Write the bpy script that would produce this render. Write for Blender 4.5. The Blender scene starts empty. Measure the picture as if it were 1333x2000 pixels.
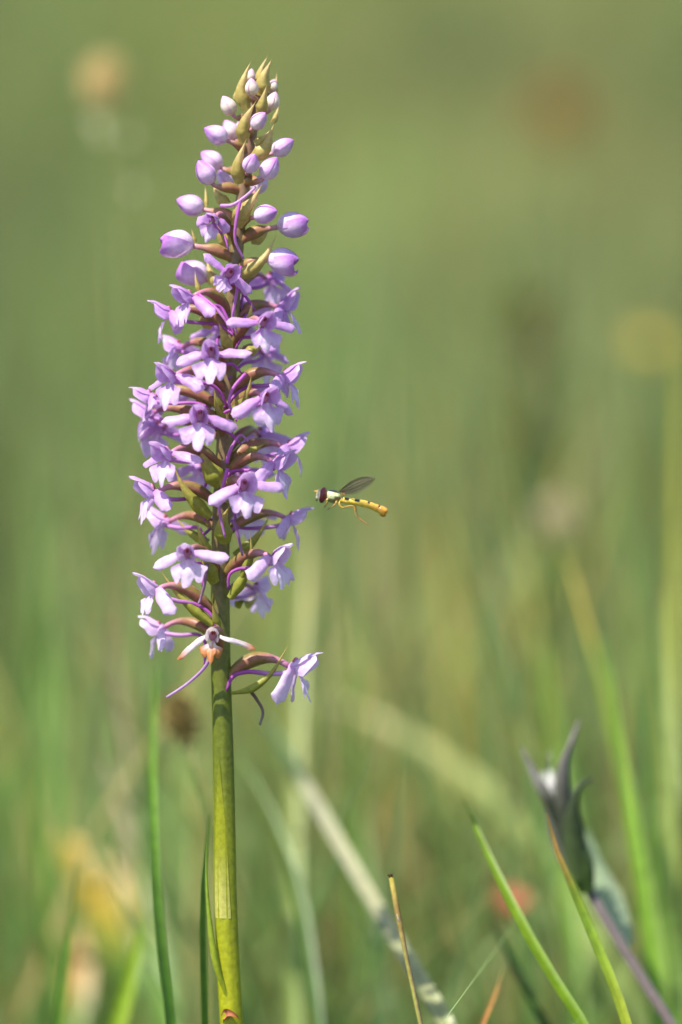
import bpy, math, random
import numpy as np
from mathutils import Vector, Matrix, noise

random.seed(7)
rng = np.random.default_rng(11)
S = bpy.context.scene
COLL = S.collection
R = math.radians

# ------------------------------------------------------------------ camera
PITCH = R(8.0)
DIST = 667.0                     # mm from camera to the orchid
ZC = 0.285                       # height of the picture centre at the orchid, metres
FWD = Vector((0, math.cos(PITCH), -math.sin(PITCH)))
UP = Vector((0, math.sin(PITCH), math.cos(PITCH)))
RIGHT = Vector((1, 0, 0))
ORG = Vector((0, 0, ZC))
cd = bpy.data.cameras.new('camera')
cam = bpy.data.objects.new('camera', cd)
COLL.objects.link(cam)
S.camera = cam
cd.sensor_fit = 'VERTICAL'
cd.sensor_height = 36
cd.sensor_width = 24
cd.lens = 150
cd.clip_start = 0.02
cd.clip_end = 2000
cam.location = ORG - FWD * DIST * 0.001
cam.rotation_euler = (math.pi / 2 - PITCH, 0, 0)
cd.dof.use_dof = True
cd.dof.focus_distance = 0.662
cd.dof.aperture_fstop = 6.0
cd.dof.aperture_blades = 0

# ------------------------------------------------------------------ light
SUN_EL, SUN_AZ = R(61), R(-52)   # azimuth: 0 = behind the camera, negative = to its left
sd = Vector((math.sin(SUN_AZ) * math.cos(SUN_EL), -math.cos(SUN_AZ) * math.cos(SUN_EL), math.sin(SUN_EL)))
w = bpy.data.worlds.new('World')
S.world = w
w.use_nodes = True
nt = w.node_tree
sky = nt.nodes.new('ShaderNodeTexSky')
sky.sky_type = 'NISHITA'
sky.sun_disc = False
sky.sun_elevation = SUN_EL
sky.sun_rotation = math.atan2(sd.x, sd.y)
nt.links.new(sky.outputs[0], nt.nodes['Background'].inputs[0])
nt.nodes['Background'].inputs[1].default_value = 0.12
ld = bpy.data.lights.new('sun', 'SUN')
ld.energy = 4.2
ld.angle = R(0.53)
ld.color = (1, 0.95, 0.87)
sun = bpy.data.objects.new('sun', ld)
COLL.objects.link(sun)
sun.rotation_euler = (-sd).to_track_quat('-Z', 'Y').to_euler()
S.view_settings.view_transform = 'Standard'
S.view_settings.look = 'None'
S.view_settings.exposure = 0.97
S.view_settings.gamma = 1
S.cycles.use_denoising = True
S.cycles.max_bounces = 5
S.cycles.transparent_max_bounces = 12

# ------------------------------------------------------------------ helpers
K = 160.08 / 2000                # mm per photo pixel at the orchid


def srgb(r, g, b):
    def f(c):
        c /= 255
        return c / 12.92 if c <= 0.04045 else ((c + 0.055) / 1.055) ** 2.4
    return (f(r), f(g), f(b))


def px(x, y, d=0.0):
    """photo pixel and depth (mm behind the orchid) -> the orchid's frame, mm"""
    s = (DIST + d) / DIST
    return Vector(((x - 666.5) * K * s, d, (1000 - y) * K * s))


def W(v):
    return ORG + (RIGHT * v.x + FWD * v.y + UP * v.z) * 0.001


def frame_of(p):
    q = (p - ORG) * 1000
    return Vector((q.dot(RIGHT), q.dot(FWD), q.dot(UP)))


def lerp(a, b, t):
    return a + (b - a) * t


def mix(a, b, t):
    t = max(0, min(1, t))
    return tuple(a[i] + (b[i] - a[i]) * t for i in range(3))


def sstep(a, b, x):
    t = max(0.0, min(1.0, (x - a) / (b - a)))
    return t * t * (3 - 2 * t)


def catmull(pts, n):
    """centripetal Catmull-Rom curve through the points, n steps spread by length"""
    P = [Vector(p) for p in pts]
    if len(P) == 2:
        return [P[0].lerp(P[1], i / n) for i in range(n + 1)]
    P = [P[0] * 2 - P[1]] + P + [P[-1] * 2 - P[-2]]
    dense = []
    for k in range(len(P) - 3):
        a, b, c, d = P[k:k + 4]
        t0 = 0.0
        t1 = t0 + max(1e-9, (b - a).length) ** 0.5
        t2 = t1 + max(1e-9, (c - b).length) ** 0.5
        t3 = t2 + max(1e-9, (d - c).length) ** 0.5
        for i in range(12):
            t = t1 + (t2 - t1) * i / 12
            A1 = a * ((t1 - t) / (t1 - t0)) + b * ((t - t0) / (t1 - t0))
            A2 = b * ((t2 - t) / (t2 - t1)) + c * ((t - t1) / (t2 - t1))
            A3 = c * ((t3 - t) / (t3 - t2)) + d * ((t - t2) / (t3 - t2))
            B1 = A1 * ((t2 - t) / (t2 - t0)) + A2 * ((t - t0) / (t2 - t0))
            B2 = A2 * ((t3 - t) / (t3 - t1)) + A3 * ((t - t1) / (t3 - t1))
            dense.append(B1 * ((t2 - t) / (t2 - t1)) + B2 * ((t - t1) / (t2 - t1)))
    dense.append(P[-2].copy())
    acc = [0.0]
    for p, q in zip(dense, dense[1:]):
        acc.append(acc[-1] + (q - p).length)
    out, k = [], 0
    for i in range(n + 1):
        g = acc[-1] * i / n
        while k < len(acc) - 2 and acc[k + 1] < g:
            k += 1
        out.append(dense[k].lerp(dense[k + 1], min(1, (g - acc[k]) / max(1e-12, acc[k + 1] - acc[k]))))
    return out


def bez(a, b, c, d, n):
    return [a * (1 - t) ** 3 + b * 3 * t * (1 - t) ** 2 + c * 3 * t * t * (1 - t) + d * t ** 3 for t in (i / n for i in range(n + 1))]


class MB:
    def __init__(self):
        self.v, self.f, self.c = [], [], []

    def grid(self, fn, nu, nv, colfn, closed=False):
        o = len(self.v)
        for i in range(nu + 1):
            for j in range(nv + (0 if closed else 1)):
                u, v = i / nu, j / nv
                self.v.append(fn(u, v))
                self.c.append(colfn(u, v))
        m = nv if closed else nv + 1
        for i in range(nu):
            for j in range(nv):
                a, b = o + i * m + j, o + i * m + (j + 1) % m
                self.f.append((a, b, b + m, a + m))
        return self

    def tube(self, pts, rad, nseg, colfn, cap=True, rib=None):
        n = len(pts) - 1
        T = [(pts[min(i + 1, n)] - pts[max(i - 1, 0)]).normalized() for i in range(n + 1)]
        ref = Vector((0.13, -1, 0.07)) if abs(T[0].y) < 0.8 else Vector((1, 0.1, 0.1))
        X = (ref - T[0] * ref.dot(T[0])).normalized()
        fr = []
        for t in T:
            X = (X - t * X.dot(t)).normalized()
            fr.append((X.copy(), t.cross(X)))
        o = len(self.v)
        for i in range(n + 1):
            r = rad(i / n)
            for j in range(nseg):
                a = 2 * math.pi * j / nseg
                rr = r * (rib(i / n, a) if rib else 1)
                self.v.append(pts[i] + fr[i][0] * (math.cos(a) * rr) + fr[i][1] * (math.sin(a) * rr))
                self.c.append(colfn(i / n, a))
        for i in range(n):
            for j in range(nseg):
                a, b = o + i * nseg + j, o + i * nseg + (j + 1) % nseg
                self.f.append((a, b, b + nseg, a + nseg))
        if cap:
            self.f.append(tuple(range(o + nseg - 1, o - 1, -1)))
            self.f.append(tuple(o + n * nseg + j for j in range(nseg)))
        return self

    def ball(self, c, rx, ry, rz, colfn, nu=8, nv=12, rot=None, warp=None):
        def fn(u, v):
            th, ph = math.pi * u, 2 * math.pi * v
            d = Vector((math.sin(th) * math.cos(ph), math.sin(th) * math.sin(ph), math.cos(th)))
            k = warp(d) if warp else 1
            p = Vector((d.x * rx, d.y * ry, d.z * rz)) * k
            return c + (rot @ p if rot else p)
        return self.grid(fn, nu, nv, colfn, closed=True)

    def build(self, name, mat, parent=None, base=None, smooth=True, xform=W):
        """base: root location in metres; vertices go in relative to it"""
        me = bpy.data.meshes.new(name)
        b = base if base is not None else Vector((0, 0, 0))
        me.from_pydata([tuple(xform(v) - b) for v in self.v], [], self.f)
        at = me.color_attributes.new('Col', 'FLOAT_COLOR', 'POINT')
        at.data.foreach_set('color', np.array([(*c[:3], 1) for c in self.c], dtype=np.float32).ravel())
        if smooth:
            me.polygons.foreach_set('use_smooth', [True] * len(me.polygons))
        me.materials.append(mat)
        me.update()
        o = bpy.data.objects.new(name, me)
        COLL.objects.link(o)
        if parent is not None:
            o.parent = parent
        else:
            o.location = b
        return o


def tag(o, label=None, cat=None, group=None, kind=None):
    if label: o['label'] = label
    if cat: o['category'] = cat
    if group: o['group'] = group
    if kind: o['kind'] = kind
    return o


def thing(name, loc, label, cat, group=None):
    o = bpy.data.objects.new(name, None)
    o.empty_display_size = 0.01
    COLL.objects.link(o)
    o.location = loc
    return tag(o, label, cat, group)


# ------------------------------------------------------------------ materials
def plant_mat(name, transl=0.35, rough=0.5, spec=0.3, grain=900, amount=0.18, bump=0.0, veins=0.0, sheen=0.0):
    m = bpy.data.materials.new(name)
    m.use_nodes = True
    t = m.node_tree
    N, L = t.nodes, t.links
    N.clear()
    out = N.new('ShaderNodeOutputMaterial')
    col = N.new('ShaderNodeAttribute')
    col.attribute_name = 'Col'
    tc = N.new('ShaderNodeTexCoord')
    nz = N.new('ShaderNodeTexNoise')
    nz.inputs['Scale'].default_value = grain
    nz.inputs['Detail'].default_value = 4
    L.new(tc.outputs['Object'], nz.inputs['Vector'])
    mr = N.new('ShaderNodeMapRange')
    mr.inputs['From Min'].default_value = 0.3
    mr.inputs['From Max'].default_value = 0.7
    mr.inputs['To Min'].default_value = 1 - amount
    mr.inputs['To Max'].default_value = 1 + amount * 0.7
    L.new(nz.outputs['Fac'], mr.inputs['Value'])
    mul = N.new('ShaderNodeMix')
    mul.data_type = 'RGBA'
    mul.blend_type = 'MULTIPLY'
    mul.inputs['Factor'].default_value = 1
    L.new(col.outputs['Color'], mul.inputs['A'])
    L.new(mr.outputs['Result'], mul.inputs['B'])
    bs = N.new('ShaderNodeBsdfPrincipled')
    bs.inputs['Roughness'].default_value = rough
    bs.inputs['Specular IOR Level'].default_value = spec
    L.new(mul.outputs['Result'], bs.inputs['Base Color'])
    if sheen:
        bs.inputs['Sheen Weight'].default_value = sheen
        bs.inputs['Sheen Roughness'].default_value = 0.4
    if bump:
        bp = N.new('ShaderNodeBump')
        bp.inputs['Strength'].default_value = bump
        bp.inputs['Distance'].default_value = 0.0002
        L.new(nz.outputs['Fac'], bp.inputs['Height'])
        L.new(bp.outputs[0], bs.inputs['Normal'])
    if transl > 0:
        tr = N.new('ShaderNodeBsdfTranslucent')
        L.new(mul.outputs['Result'], tr.inputs['Color'])
        mx = N.new('ShaderNodeMixShader')
        mx.inputs[0].default_value = transl
        L.new(bs.outputs[0], mx.inputs[1])
        L.new(tr.outputs[0], mx.inputs[2])
        L.new(mx.outputs[0], out.inputs[0])
    else:
        L.new(bs.outputs[0], out.inputs[0])
    return m


M_PETAL = plant_mat('petal_tissue', 0.38, 0.45, 0.35, 1500, 0.10, 0.25)
M_BUD = plant_mat('bud_tissue', 0.22, 0.42, 0.35, 1800, 0.13, 0.3)
M_GREEN = plant_mat('green_tissue', 0.12, 0.42, 0.4, 1200, 0.22, 0.3)
M_BRACT = plant_mat('bract_tissue', 0.25, 0.45, 0.35, 1500, 0.2, 0.3)
M_BLADE = plant_mat('grass_blade_tissue', 0.35, 0.42, 0.4, 500, 0.2, 0.1)
M_MEADOW = plant_mat('meadow_grass_tissue', 0.35, 0.6, 0.2, 60, 0.1)
M_DRY = plant_mat('dry_tissue', 0.15, 0.7, 0.15, 900, 0.3, 0.4)
M_FUZZ = plant_mat('felted_tissue', 0.08, 0.7, 0.2, 1500, 0.25, 0.4, sheen=0.12)
M_CHITIN = plant_mat('chitin', 0.0, 0.22, 0.8, 2600, 0.28, 0.35)
M_EYE = plant_mat('compound_eye', 0.0, 0.3, 0.5, 6000, 0.2, 0.2)

# ------------------------------------------------------------------ ground
def ground_h(x, y):
    d = max(0.0, y - 2.2)
    slope = 0.10 * d * d / (d + 3.0)
    far = max(0.0, math.hypot(x, y) - 40)
    return slope if far == 0 else slope / (1 + 0.012 * far)


gm = bpy.data.materials.new('meadow_soil')
gm.use_nodes = True
gt = gm.node_tree
gn = gt.nodes.new('ShaderNodeTexNoise')
gn.inputs['Scale'].default_value = 1.3
gn.inputs['Detail'].default_value = 9
gc = gt.nodes.new('ShaderNodeTexCoord')
gt.links.new(gc.outputs['Object'], gn.inputs['Vector'])
gr = gt.nodes.new('ShaderNodeValToRGB')
gr.color_ramp.elements[0].position = 0.32
gr.color_ramp.elements[0].color = (0.035, 0.05, 0.014, 1)
gr.color_ramp.elements[1].position = 0.7
gr.color_ramp.elements[1].color = (0.12, 0.12, 0.04, 1)
e = gr.color_ramp.elements.new(0.5)
e.color = (0.06, 0.085, 0.02, 1)
gt.links.new(gn.outputs['Fac'], gr.inputs[0])
gb = gt.nodes['Principled BSDF']
gb.inputs['Roughness'].default_value = 0.95
gb.inputs['Specular IOR Level'].default_value = 0.1
gt.links.new(gr.outputs[0], gb.inputs['Base Color'])
gbp = gt.nodes.new('ShaderNodeBump')
gbp.inputs['Strength'].default_value = 0.6
gbp.inputs['Distance'].default_value = 0.03
gt.links.new(gn.outputs['Fac'], gbp.inputs['Height'])
gt.links.new(gbp.outputs[0], gb.inputs['Normal'])
gv, gf = [], []
radii = [0.0] + [0.3 * 1.16 ** i for i in range(52)]
NA = 64
for r in radii:
    for a in range(NA):
        x, y = r * math.cos(2 * math.pi * a / NA), r * math.sin(2 * math.pi * a / NA)
        gv.append((x, y, ground_h(x, y)))
for i in range(len(radii) - 1):
    for a in range(NA):
        p, q = i * NA + a, i * NA + (a + 1) % NA
        gf.append((p, p + NA, q + NA, q) if i else (p, p + NA, q + NA))
me = bpy.data.meshes.new('ground')
me.from_pydata(gv, [], gf)
me.polygons.foreach_set('use_smooth', [True] * len(me.polygons))
me.materials.append(gm)
go = bpy.data.objects.new('ground', me)
COLL.objects.link(go)
tag(go, 'mossy meadow soil rising gently towards a slope', 'ground', kind='structure')

# ------------------------------------------------------------------ meadow grass (uncountable)
GREENS = [srgb(118, 150, 58), srgb(100, 138, 50), srgb(134, 162, 66), srgb(146, 164, 84), srgb(90, 126, 52), srgb(128, 152, 86)]
DRYS = [srgb(182, 164, 108), srgb(160, 146, 92), srgb(196, 182, 128), srgb(150, 124, 76), srgb(170, 150, 66)]


COOLS = [srgb(104, 138, 84), srgb(124, 150, 100), srgb(92, 126, 70), srgb(134, 160, 96)]


def patch(x, y, f=1.0, off=0.0):
    """slow mix of species over the meadow, about -1..1"""
    return np.array([noise.noise(Vector((a * 3.1 * f + off, b * 1.5 * f, off))) + 0.8 * noise.noise(Vector((a * 11 * f, b * 4 * f + off, 3.3 + off))) for a, b in zip(x, y)])


def tufts(x, y, n, spread):
    """gather blades round tussock centres"""
    k = rng.integers(0, n, len(x))
    cx, cy = x[:n].copy(), y[:n].copy()
    dx, dy = rng.normal(0, spread, len(x)), rng.normal(0, spread, len(x))
    return cx[k] + dx, cy[k] + dy, dx, dy


def grass_field(name, label, x, y, hmin, hmax, wmin, wmax, seg, dry_bias=0.0, lean=0.5, f=1.0, out=None, gain=1.0):
    n = len(x)
    h = rng.uniform(hmin, hmax, n) * rng.uniform(0.7, 1.1, n)
    wd = rng.uniform(wmin, wmax, n)
    az = rng.uniform(0, 2 * np.pi, n)
    ld_ = rng.uniform(0, 2 * np.pi, n)
    if out is not None:
        ld_ = np.arctan2(out[1], out[0]) + rng.normal(0, 0.5, n)
    lm = np.abs(rng.normal(0, lean, n)) * h
    z0 = np.array([ground_h(a, b) for a, b in zip(x, y)]) - 0.004
    pt = patch(x, y, f)
    tone = np.clip(1.0 + 1.0 * patch(x, y, f * 1.3, 7.7), 0.45, 1.7)
    cool = np.clip(0.36 + 0.9 * patch(x, y, f * 0.8, 21.0), 0, 1)[:, None]
    g = np.array(GREENS)[rng.integers(0, len(GREENS), n)]
    g = g * (1 - cool) + np.array(COOLS)[rng.integers(0, len(COOLS), n)] * cool
    g = g * 0.84 + g.mean(1, keepdims=True) * 0.16
    dcol = np.array(DRYS)[rng.integers(0, len(DRYS), n)]
    pdry = np.clip(0.24 + 0.6 * pt + dry_bias, 0.03, 0.85)
    isdry = rng.random(n) < pdry
    col = np.where(isdry[:, None], dcol, g) * (gain * tone * rng.uniform(0.75, 1.2, n))[:, None]
    k = 3
    V = np.zeros((n, seg + 1, k, 3))
    C = np.ones((n, seg + 1, k, 4))
    for i in range(seg + 1):
        t = i / seg
        cx = x + np.cos(ld_) * lm * t ** 2
        cy = y + np.sin(ld_) * lm * t ** 2
        cz = z0 + h * (t - 0.18 * t ** 3 * (lm / h))
        wt = wd * (1 - t ** 2.2) * 0.5 + 0.00008
        for j, s in enumerate((-1, 0, 1)):
            V[:, i, j, 0] = cx + np.cos(az) * wt * s - np.sin(az) * wt * 0.35 * (s == 0)
            V[:, i, j, 1] = cy + np.sin(az) * wt * s + np.cos(az) * wt * 0.35 * (s == 0)
            V[:, i, j, 2] = cz
        C[:, i, :, :3] = col[:, None, :]
    idx = np.arange(n * (seg + 1) * k).reshape(n, seg + 1, k)
    q = np.stack([idx[:, :-1, :-1], idx[:, :-1, 1:], idx[:, 1:, 1:], idx[:, 1:, :-1]], -1).reshape(-1, 4)
    me = bpy.data.meshes.new(name)
    me.vertices.add(V.size // 3)
    me.vertices.foreach_set('co', V.astype(np.float32).ravel())
    me.loops.add(q.size)
    me.loops.foreach_set('vertex_index', q.astype(np.int32).ravel())
    me.polygons.add(len(q))
    me.polygons.foreach_set('loop_start', np.arange(0, q.size, 4, dtype=np.int32))
    me.polygons.foreach_set('use_smooth', np.ones(len(q), dtype=bool))
    at = me.color_attributes.new('Col', 'FLOAT_COLOR', 'POINT')
    at.data.foreach_set('color', C.astype(np.float32).ravel())
    me.update(calc_edges=True)
    me.validate()
    me.materials.append(M_MEADOW)
    o = bpy.data.objects.new(name, me)
    COLL.objects.link(o)
    return tag(o, label, 'grass', kind='stuff')


def fan(n, y0, y1, half0, half1, power=1.0):
    t = rng.random(n) ** power
    y = y0 + (y1 - y0) * t
    half = half0 + (half1 - half0) * t
    return rng.uniform(-1, 1, n) * half, y


# low sward before and around the orchid, taller grass behind, far slope
x, y = fan(14000, -1.6, 0.10, 0.9, 0.7)
grass_field('meadow_grass', 'low green turf around the foot of the orchid', x, y, 0.03, 0.12, 0.0015, 0.004, 3)
x, y = fan(14000, 0.12, 0.95, 0.28, 0.55)
x, y, ox, oy = tufts(x, y, 560, 0.011)
grass_field('meadow_grass', 'loose upright grass just behind the orchid', x, y, 0.12, 0.29, 0.0018, 0.0048, 4, lean=0.34, f=3.0, dry_bias=-0.12, gain=1.1, out=(ox, oy))
x, y = fan(34000, 0.6, 2.6, 0.6, 1.2)
x, y, ox, oy = tufts(x, y, 1300, 0.02)
grass_field('meadow_grass', 'thick blurred grass in the middle of the meadow', x, y, 0.09, 0.25, 0.002, 0.005, 3, f=2.0, dry_bias=-0.03, out=(ox, oy))
x, y = fan(56000, 2.4, 12.0, 1.1, 3.5, 1.2)
grass_field('meadow_grass', 'soft olive grass of the far meadow slope', x, y, 0.08, 0.24, 0.003, 0.007, 2, dry_bias=0.06, f=0.9)
x, y = fan(40000, 12.0, 60.0, 4.0, 22.0, 1.2)
grass_field('meadow_grass', 'pale hazy grass over the crest of the slope', x, y, 0.12, 0.3, 0.012, 0.03, 2, dry_bias=0.1, f=0.3)

# ------------------------------------------------------------------ single grass blades and stalks
def to_ground(P, reach=0.35):
    """carry a list of world points, top first, on down to the soil"""
    last = P[-1]
    d = (P[-1] - P[-2])
    d = d / max(1e-6, -d.z) if d.z < -1e-5 else Vector((0, 0, -1))
    d = Vector((max(-0.8, min(0.8, d.x)), max(-0.8, min(0.8, d.y)), -1))
    z = last.z - ground_h(last.x, last.y)
    m1 = last + Vector((d.x * z * 0.45 * 0.8, d.y * z * 0.45 * 0.8, -z * 0.5))
    m2 = Vector((last.x + d.x * z * reach * 1.5, last.y + d.y * z * reach * 1.5, 0))
    m2.z = ground_h(m2.x, m2.y) - 0.004
    return P + [m1, m2]


def blade(pts, width, cols, label, name='grass_blade', cat='grass blade', group='single blades of grass near the orchid', mat=None,
          face=0.3, fold=0.35, cut=False, ground=True, wtop=0.08, wprof=None):
    """pts: (px, py, depth) top to bottom; width mm; cols: list of (t, colour) from tip to foot of what shows"""
    P = [W(px(*p)) for p in pts]
    nvis = len(P)
    vis_len = sum((P[i + 1] - P[i]).length for i in range(nvis - 1))
    if ground:
        P = to_ground(P)
    tot = sum((P[i + 1] - P[i]).length for i in range(len(P) - 1))
    n = 40
    C = catmull(P, n)
    acc = [0]
    for i in range(n):
        acc.append(acc[-1] + (C[i + 1] - C[i]).length)
    base = C[-1].copy() if ground else C[-1].copy()
    mb = MB()
    wv = Vector((math.cos(face), math.sin(face), 0))

    def colat(s):
        for (a, ca), (b, cb) in zip(cols, cols[1:]):
            if s <= b:
                return mix(ca, cb, (s - a) / (b - a))
        return cols[-1][1]

    def fn(u, v):
        i = u * n
        k = min(int(i), n - 1)
        p = C[k].lerp(C[k + 1], i - k)
        T = (C[k + 1] - C[k]).normalized()
        side = (wv - T * wv.dot(T)).normalized()
        nrm = T.cross(side)
        s = acc[min(int(round(i)), n)] / vis_len
        ww = width * 0.001 * 0.5 * ((wprof(s) if wprof else (lerp(wtop, 1, min(1, s / 0.55) ** 0.75))) if not cut else 1)
        a = (v - 0.5) * 2
        return p + side * (ww * a) + nrm * (ww * fold * (a * a) + 0.00006 * math.sin(v * 40))

    mb.grid(fn, n, 6, lambda u, v: tuple(c * (0.9 + 0.18 * (abs(v - 0.5) > 0.1)) for c in colat(acc[min(int(round(u * n)), n)] / vis_len)))
    o = mb.build(name, mat or M_BLADE, None, base, xform=lambda p: p)
    return tag(o, label, cat, group)


def stalk_pts(pts, ground=True, n=40):
    P = [W(px(*p)) for p in pts]
    if ground:
        P = to_ground(P)
    return catmull(P, n)


ID = lambda p: p
g_dark, g_mid, g_br, g_yel = srgb(70, 100, 26), srgb(100, 136, 40), srgb(130, 160, 24), srgb(172, 168, 60)
straw, tan, brown = srgb(196, 184, 134), srgb(176, 150, 100), srgb(120, 92, 56)

blade([(304, 1300, 60), (297, 1480, 40), (299, 1650, 24), (312, 1830, 16), (332, 2000, 12)], 1.9, [(0, g_mid), (0.4, g_mid), (1, srgb(60, 96, 24)), (9, g_dark)],
      'long dark green grass blade arching beside the small brown seed head', face=0.7)
blade([(409, 1588, 14), (404, 1640, 12), (397, 1700, 10), (394, 1820, 9), (398, 2000, 8)], 1.7, [(0, srgb(80, 116, 20)), (1, srgb(84, 118, 26)), (9, g_dark)],
      'short straight dark grass blade close beside the orchid stem', face=0.9)
blade([(152, 1690, 50), (140, 1780, 48), (124, 1900, 46), (112, 2000, 44)], 1.5, [(0, g_dark), (0.5, g_mid), (1, g_mid), (9, g_dark)],
      'thin green grass blade in front of the yellow leaf', face=0.5)
blade([(905, 1558, 26), (948, 1660, 20), (1000, 1770, 14), (1066, 1890, 9), (1136, 2000, 4)], 2.0, [(0, srgb(106, 134, 30)), (0.5, srgb(110, 138, 18)), (1, srgb(100, 130, 14)), (9, g_mid)],
      'bright yellow-green grass blade leaning over the small salmon flower', face=0.4)
blade([(958, 1790, 60), (985, 1850, 55), (1020, 1920, 50), (1062, 2000, 46)], 1.9, [(0, g_dark), (1, srgb(58, 86, 16)), (9, g_dark)],
      'dark green grass blade under the bright leaning blade', face=0.6)
blade([(984, 1890, 30), (972, 1930, 26), (958, 1965, 22), (940, 2010, 18)], 0.75, [(0, srgb(140, 140, 84)), (0.4, srgb(160, 120, 66)), (1, srgb(168, 112, 54)), (9, brown)],
      'dry orange grass tip curling up beside the bright leaning blade', face=0.2)
blade([(1068, 1588, 8), (1086, 1660, 9), (1112, 1722, 9), (1150, 1812, 6), (1190, 1910, 3), (1222, 2000, 0)], 1.9,
      [(0, srgb(180, 140, 80)), (0.28, srgb(180, 142, 64)), (0.36, srgb(110, 130, 30)), (0.6, srgb(120, 150, 40)), (1, srgb(150, 160, 40)), (9, g_mid)],
      'grass blade with a withered orange tip beside the grey bud', face=0.5)
blade([(498, 1370, 130), (560, 1470, 105), (640, 1610, 75), (715, 1740, 55), (800, 1880, 38), (872, 2000, 26)], 2.9,
      [(0, srgb(96, 120, 74)), (0.3, srgb(80, 104, 66)), (0.36, srgb(172, 168, 136)), (0.7, srgb(168, 166, 128)), (1, srgb(156, 160, 110)), (9, g_mid)],  # shaded upper stretch and sunlit whitish lower stretch are painted into the colours
      'broad pale grass leaf slanting behind the cut straw', face=0.1, fold=0.25)
blade([(630, 1362, 230), (760, 1420, 215), (880, 1500, 200), (1000, 1600, 185), (1090, 1720, 170)], 5.0,
      [(0, straw), (0.5, srgb(160, 166, 96)), (1, srgb(140, 156, 80)), (9, g_mid)],
      'broad blurred straw leaf bending over beneath the hoverfly', face=0.0)
blade([(603, 1010, 150), (594, 1180, 140), (580, 1400, 128), (574, 1600, 118), (572, 2000, 100)], 2.8, [(0, srgb(170, 168, 100)), (1, srgb(140, 160, 80)), (9, g_mid)],
      'pale upright blade blurred behind the lowest orchid flower', face=0.2)
blade([(866, 930, 135), (900, 1050, 128), (940, 1190, 120), (985, 1350, 112), (1020, 1500, 105), (1080, 1760, 95), (1140, 2000, 85)], 1.5,
      [(0, srgb(80, 100, 40)), (1, srgb(90, 116, 40)), (9, g_dark)], 'thin dark blade leaning between the hoverfly and the grey bud', face=0.5)
blade([(1106, 1085, 120), (1128, 1160, 116), (1156, 1260, 112), (1190, 1400, 108), (1225, 1560, 102), (1270, 1800, 92), (1300, 2000, 84)], 2.2,
      [(0, srgb(190, 170, 70)), (0.14, srgb(200, 170, 60)), (0.22, srgb(140, 156, 50)), (1, srgb(120, 148, 44)), (9, g_mid)],
      'green blade with yellowed tip under the pale clover head', face=0.3)
blade([(1326, 620, 170), (1322, 800, 165), (1318, 1000, 160), (1310, 1300, 150), (1300, 1700, 130)], 2.6, [(0, srgb(180, 166, 50)), (0.4, srgb(160, 160, 60)), (1, g_mid), (9, g_mid)],
      'tall yellow grass leaf, highest of the blurred blades', face=0.3)
blade([(1296, 1150, 90), (1300, 1350, 86), (1306, 1600, 80), (1314, 1800, 76), (1318, 2000, 70)], 2.4, [(0, srgb(160, 168, 90)), (0.5, srgb(150, 164, 84)), (1, g_mid), (9, g_mid)],
      'pale grass blade behind the grey bud plant stem', face=0.2)
blade([(1180, 1240, 75), (1205, 1420, 72), (1232, 1600, 66), (1262, 1800, 60), (1290, 2000, 56)], 2.6, [(0, g_mid), (0.5, srgb(124, 160, 44)), (1, srgb(112, 150, 36)), (9, g_mid)],
      'fresh green grass blade rising behind the felted bud', face=0.2)
blade([(238, 1010, 150), (226, 1150, 145), (222, 1300, 140), (246, 1480, 130), (276, 1700, 118)], 1.6, [(0, brown), (0.6, srgb(120, 104, 70)), (1, g_mid), (9, g_mid)],
      'thin brownish dead grass stalk above the wide tan dead leaf', face=0.4)
blade([(205, 1480, 160), (232, 1580, 154), (262, 1690, 148), (292, 1800, 140), (310, 1900, 132)], 4.4, [(0, srgb(146, 134, 96)), (0.6, srgb(140, 130, 90)), (1, g_mid), (9, g_mid)],
      'wide tan dead leaf blurred behind the long arching dark blade', face=0.2)
blade([(470, 1480, 90), (520, 1570, 84), (570, 1700, 76), (600, 1850, 68), (618, 2000, 60)], 2.4, [(0, srgb(96, 120, 50)), (1, srgb(70, 100, 36)), (9, g_dark)],
      'grey-green leaf curving downward just behind the orchid stem', face=0.3)
blade([(214, 2060, 60), (240, 1960, 62), (262, 1880, 64), (275, 1810, 66)][::-1], 3.0, [(0, g_br), (1, srgb(140, 166, 40)), (9, g_mid)],
      'light green blade tip poking up beside the tan orange leaf', face=0.2)
for i, (a, label) in enumerate([
        ([(705, 1560, 140), (720, 1720, 130), (742, 1880, 122), (752, 2000, 116)], 'soft dark green blade behind the cut straw'),
        ([(1060, 1240, 160), (1080, 1450, 150), (1110, 1700, 138), (1130, 2000, 120)], 'soft green blade rising behind the crown of the bud'),
        ([(1240, 1330, 130), (1252, 1500, 122), (1270, 1750, 110), (1282, 2000, 100)], 'darker blade between the pale blades behind the bud'),
        ([(60, 1500, 140), (70, 1640, 132), (84, 1800, 124), (92, 2000, 116)], 'faint blurred green blade beside the mustard yellow leaf'),
        ([(690, 1180, 190), (690, 1400, 180), (684, 1640, 168), (680, 1900, 150)], 'faint upright green blade between orchid and cut straw'),
        ([(800, 1330, 170), (820, 1500, 160), (850, 1750, 146), (866, 2000, 130)], 'faint blade crossing the blurred straw leaf')]):
    blade(a, 2.4 + 0.3 * (i % 3), [(0, [g_mid, g_br, g_dark][i % 3]), (1, [g_dark, g_mid, g_dark][i % 3]), (9, g_dark)], label, face=0.2 + 0.2 * i)

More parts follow.
